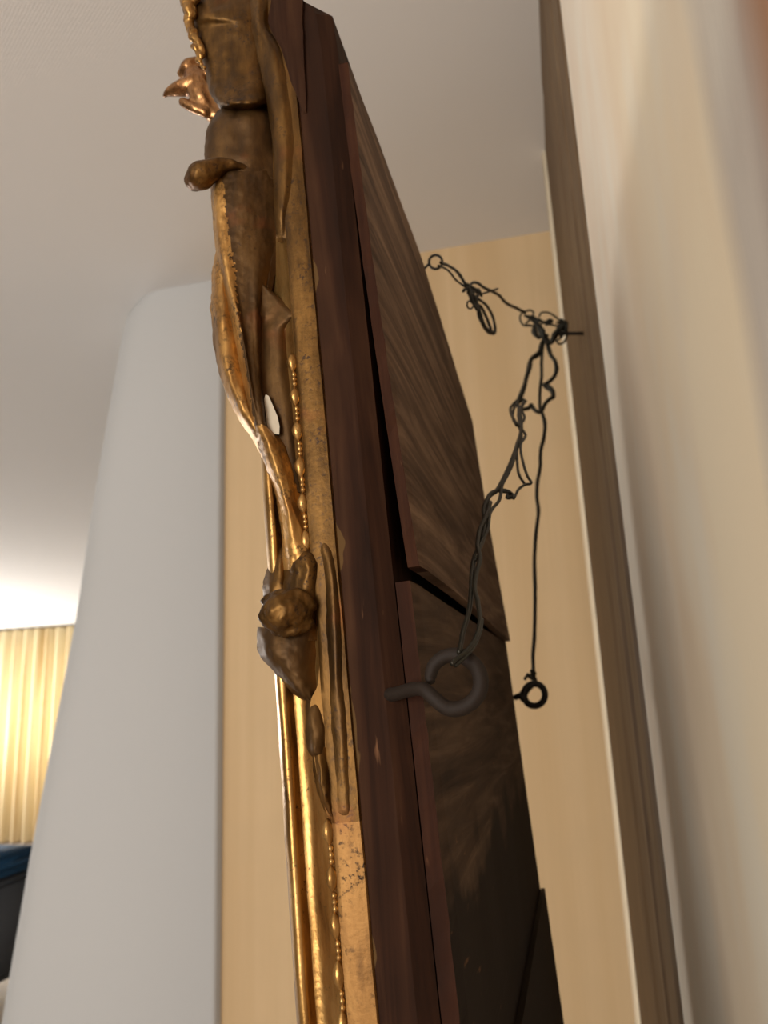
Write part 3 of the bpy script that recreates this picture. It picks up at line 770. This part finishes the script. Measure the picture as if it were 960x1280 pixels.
# loops between the knot and the eyes
add('middle_loop', [
 strand([(684, 418), (677, 430), (674, 440), (664, 449), (662, 460), (658, 472), (654, 488), (648, 502), (645, 506), (652, 500), (657, 503)], dfar, 2.8),
 strand([(683, 420), (678, 432), (672, 445), (663, 450), (659, 466), (656, 478), (650, 494), (646, 504)], dfar, 2.2, off=0.004),
 strand([(645, 504), (652, 511), (661, 510), (664, 506), (668, 512), (676, 515), (682, 504), (688, 498), (692, 496), (690, 487), (684, 482), (680, 481), (688, 476), (695, 466), (694, 452), (688, 443), (684, 432)], dfar, 2.6),
 strand([(686, 430), (690, 445), (697, 458), (694, 470), (684, 480), (681, 484), (689, 490), (690, 499)], dfar, 1.5, off=0.003),
 strand([(684, 419), (679, 430), (677, 450), (677, 470), (675, 490), (675, 508), (677, 515)], dfar, 2.2)])
add('far_strand', [
 strand([(677, 514), (681, 528), (680, 545), (676, 562), (675, 585), (672, 600), (671, 620), (673, 640), (670, 665), (668, 700), (669, 740), (668, 790), (666, 820), (667, 843), (666, 856)], dfar, 2.4),
 strand([(677, 516), (680, 530), (681, 546), (677, 563), (674, 586), (673, 602), (671, 622), (672, 642), (671, 667), (667, 702), (668, 742), (669, 792), (667, 822), (666, 845)], dfar, 1.5, off=0.002)])
add('wire_knot', [
 strand([(659, 842), (664, 848), (669, 842), (664, 838), (668, 850), (662, 856), (657, 862), (650, 868), (654, 876), (660, 864), (670, 853), (666, 844), (658, 846), (656, 850)], lambda y: d2*1.01, 2.0, sub=5)])
# upper strand to the small eye
add('upper_strand', [
 strand([(551, 328), (562, 333), (573, 341), (580, 352), (584, 360)], dtop, 1.9, byx=True),
 strand([(548, 332), (560, 338), (570, 350), (580, 358)], dtop, 1.4, byx=True),
 strand([(552, 330), (566, 335), (576, 347), (582, 357)], dtop, 1.4, byx=True, off=.004),
 strand([(584, 362), (590, 354), (597, 354), (606, 360), (622, 368), (633, 379), (645, 385), (656, 391)], dtop, 2.0, byx=True),
 strand([(600, 368), (610, 365), (622, 361)], dtop, 1.3, byx=True)])
rnd = random.Random(5)
g = []
for k in range(7):
    y0, y1 = 356+rnd.uniform(-2, 3), 380+rnd.uniform(-4, 6)
    g.append(strand([(583+rnd.uniform(-3, 3), y0), (592+rnd.uniform(-5, 6), y0+9), (590+rnd.uniform(-3, 6), y0+17), (598+rnd.uniform(-3, 4), y1+2), (592+rnd.uniform(-3, 3), y1-6), (588+rnd.uniform(-4, 4), y0+8)], dtop, 1.5, byx=True, off=rnd.uniform(-.006, .006)))
g += [strand([(596, 380), (600, 392), (606, 408), (615, 417), (619, 413), (616, 396), (608, 382), (598, 374)], dtop, 1.9, byx=True),
      strand([(597, 382), (599, 396), (607, 412), (614, 416), (610, 402), (604, 388), (600, 382)], dtop, 2.0, byx=True, off=.003),
      strand([(599, 388), (604, 404), (612, 415), (618, 415)], dtop, 2.4, byx=True),
      strand([(591, 376), (585, 377), (584, 383), (588, 386), (592, 382), (592, 377)], dtop, 1.2, byx=True),
      strand([(580, 362), (586, 361), (592, 365), (598, 362), (602, 370)], dtop, 1.8, byx=True), strand([(579, 364), (585, 358), (581, 356)], dtop, 1.9, byx=True)]
add('wire_knot', g)
dk = lambda y: 1.05
g = [strand([(663, 406), (655, 407), (650, 399), (653, 391), (662, 388), (667, 391), (663, 399), (657, 406), (668, 407), (678, 405)], dk, 1.3),
     strand([(674, 396), (677, 391), (686, 391), (697, 398), (701, 404), (696, 407), (684, 405), (676, 402)], dk, 1.3),
     strand([(701, 404), (708, 402), (709, 414), (707, 425), (700, 430), (696, 426), (703, 420), (706, 410)], dk, 1.4),
     strand([(672, 398), (680, 403), (687, 400), (690, 402), (682, 406)], dk, 2.0)]
for k in range(15):
    j = lambda s=3: rnd.uniform(-s, s)
    g.append(strand([(658+j(), 396+j()), (668+j(), 400+j()), (674+j(), 410+j()), (680+j(), 422+j()), (687+j(), 428+j(2)), (694+j(), 420+j()), (701+j(), 409+j()), (707+j(2), 406+j())][rnd.randint(0, 2):], dk, 1.7, off=rnd.uniform(-.008, .008)))
for k in range(4):
    j = lambda s=3: rnd.uniform(-s, s)
    g.append(strand([(670+j(), 405+j()), (668+j(), 416+j()), (672+j(), 422+j(1)), (678+j(), 414+j()), (672+j(), 404+j())], dk, 1.3, off=rnd.uniform(-.006, .006)))
    g.append(strand([(698+j(), 405+j()), (704+j(), 402+j()), (708+j(1), 410+j()), (702+j(), 418+j()), (697+j(), 410+j())], dk, 1.4, off=rnd.uniform(-.006, .006)))
add('wire_knot', g)
# nail from the wall into the knot
tip = at_depth(694, 417, 1.05); base = Vector((WX+0.006, tip.y+0.01, tip.z-0.002))
nl = empty('picture_nail', base)
tag(nl, 'iron nail driven into the wall that carries the tangled wire knot', 'nail')
vs, fs = tube_geo([Vector((0, 0, 0)), (tip-base)*0.5, tip-base], [0.0024]*3, 10); obj('shank', mesh('shank', vs, fs), M_iron, nl)
dn = (tip-base).normalized(); vs, fs = tube_geo([tip-base, tip-base+dn*0.0015], [0.0044, 0.0040], 12); obj('nail_head', mesh('nail_head', vs, fs), M_iron, nl)

# ------------------------------------------------------------------ far room: curtain, armchair, cushion
bm_v, bm_f = [], []
cx0, cx1 = XL+0.05, at_y(110, 860, YF-0.15).x
K = 260
for z in (0.02, CEIL-0.03):
    for s in (0, 0.006):
        for k in range(K+1):
            t = k/K; x = cx0+(cx1-cx0)*t
            y = YF-0.14 + 0.045*math.sin(x*2*math.pi/0.17 + 1.5*math.sin(x*3)) + 0.012*math.sin(x*41) + s
            bm_v.append((x-cx0, y-(YF-0.14), z))
W_ = K+1
for k in range(K):
    for a, b_ in ((0, 2), ): bm_f.append((k, k+1, 2*W_+k+1, 2*W_+k)); bm_f.append((W_+k, W_+k+1, 3*W_+k+1, 3*W_+k))
    bm_f.append((k, k+1, W_+k+1, W_+k)); bm_f.append((2*W_+k, 2*W_+k+1, 3*W_+k+1, 3*W_+k))
bm_f += [(0, W_, 3*W_, 2*W_), (K, W_+K, 3*W_+K, 2*W_+K)]
o = obj('curtain', mesh('curtain', bm_v, bm_f), M_curtain); o.location = (cx0, YF-0.14, 0)
tag(o, 'straw yellow pleated curtain hanging on the far wall at left', 'curtain')
M_blue = simple('navy_fabric', S(30, 66, 96), 0.8, 0, 60, 0.002, 0.2); M_grey = simple('grey_fabric', S(74, 76, 80), 0.9, 0, 80, 0.002, 0.2)
M_leg = simple('dark_chair_leg', S(50, 36, 26), 0.5)
YC = 3.9
pt = at_y(24, 1066, YC)
ax, az = pt.x, pt.z
ch = empty('armchair', (ax-0.42, YC, 0)); tag(ch, 'grey upholstered armchair in the far room, behind the white pier', 'armchair')
hh = az-0.10
def soft(name, a, b_, mat, par, bev):
    o = box(name, a, b_, mat, par, bev, 4)
    for p in o.data.polygons: p.use_smooth = True
    return o
soft('seat', (-0.30, -0.36, 0.16), (0.30, 0.30, max(0.30, hh-0.16)), M_grey, ch, 0.05)
soft('backrest', (-0.34, 0.24, 0.16), (0.34, 0.42, hh-0.01), M_grey, ch, 0.06)
for s in (-1, 1): soft('arm', (s*0.36-0.07, -0.38, 0.14), (s*0.36+0.07, 0.34, hh), M_grey, ch, 0.05)
for sx in (-1, 1):
    for sy in (-0.3, 0.34): box('leg', (sx*0.33-0.02, sy-0.02, 0), (sx*0.33+0.02, sy+0.02, 0.17), M_leg, ch, 0.004)
cu = empty('cushion', (ax-0.42+0.30, YC-0.05, hh+0.001))
o = soft('cover', (-0.17, -0.24, 0), (0.17, 0.24, 0.115), M_blue, cu, 0.05)
tag(cu, 'navy blue cushion lying on the arm of the far grey armchair', 'cushion')
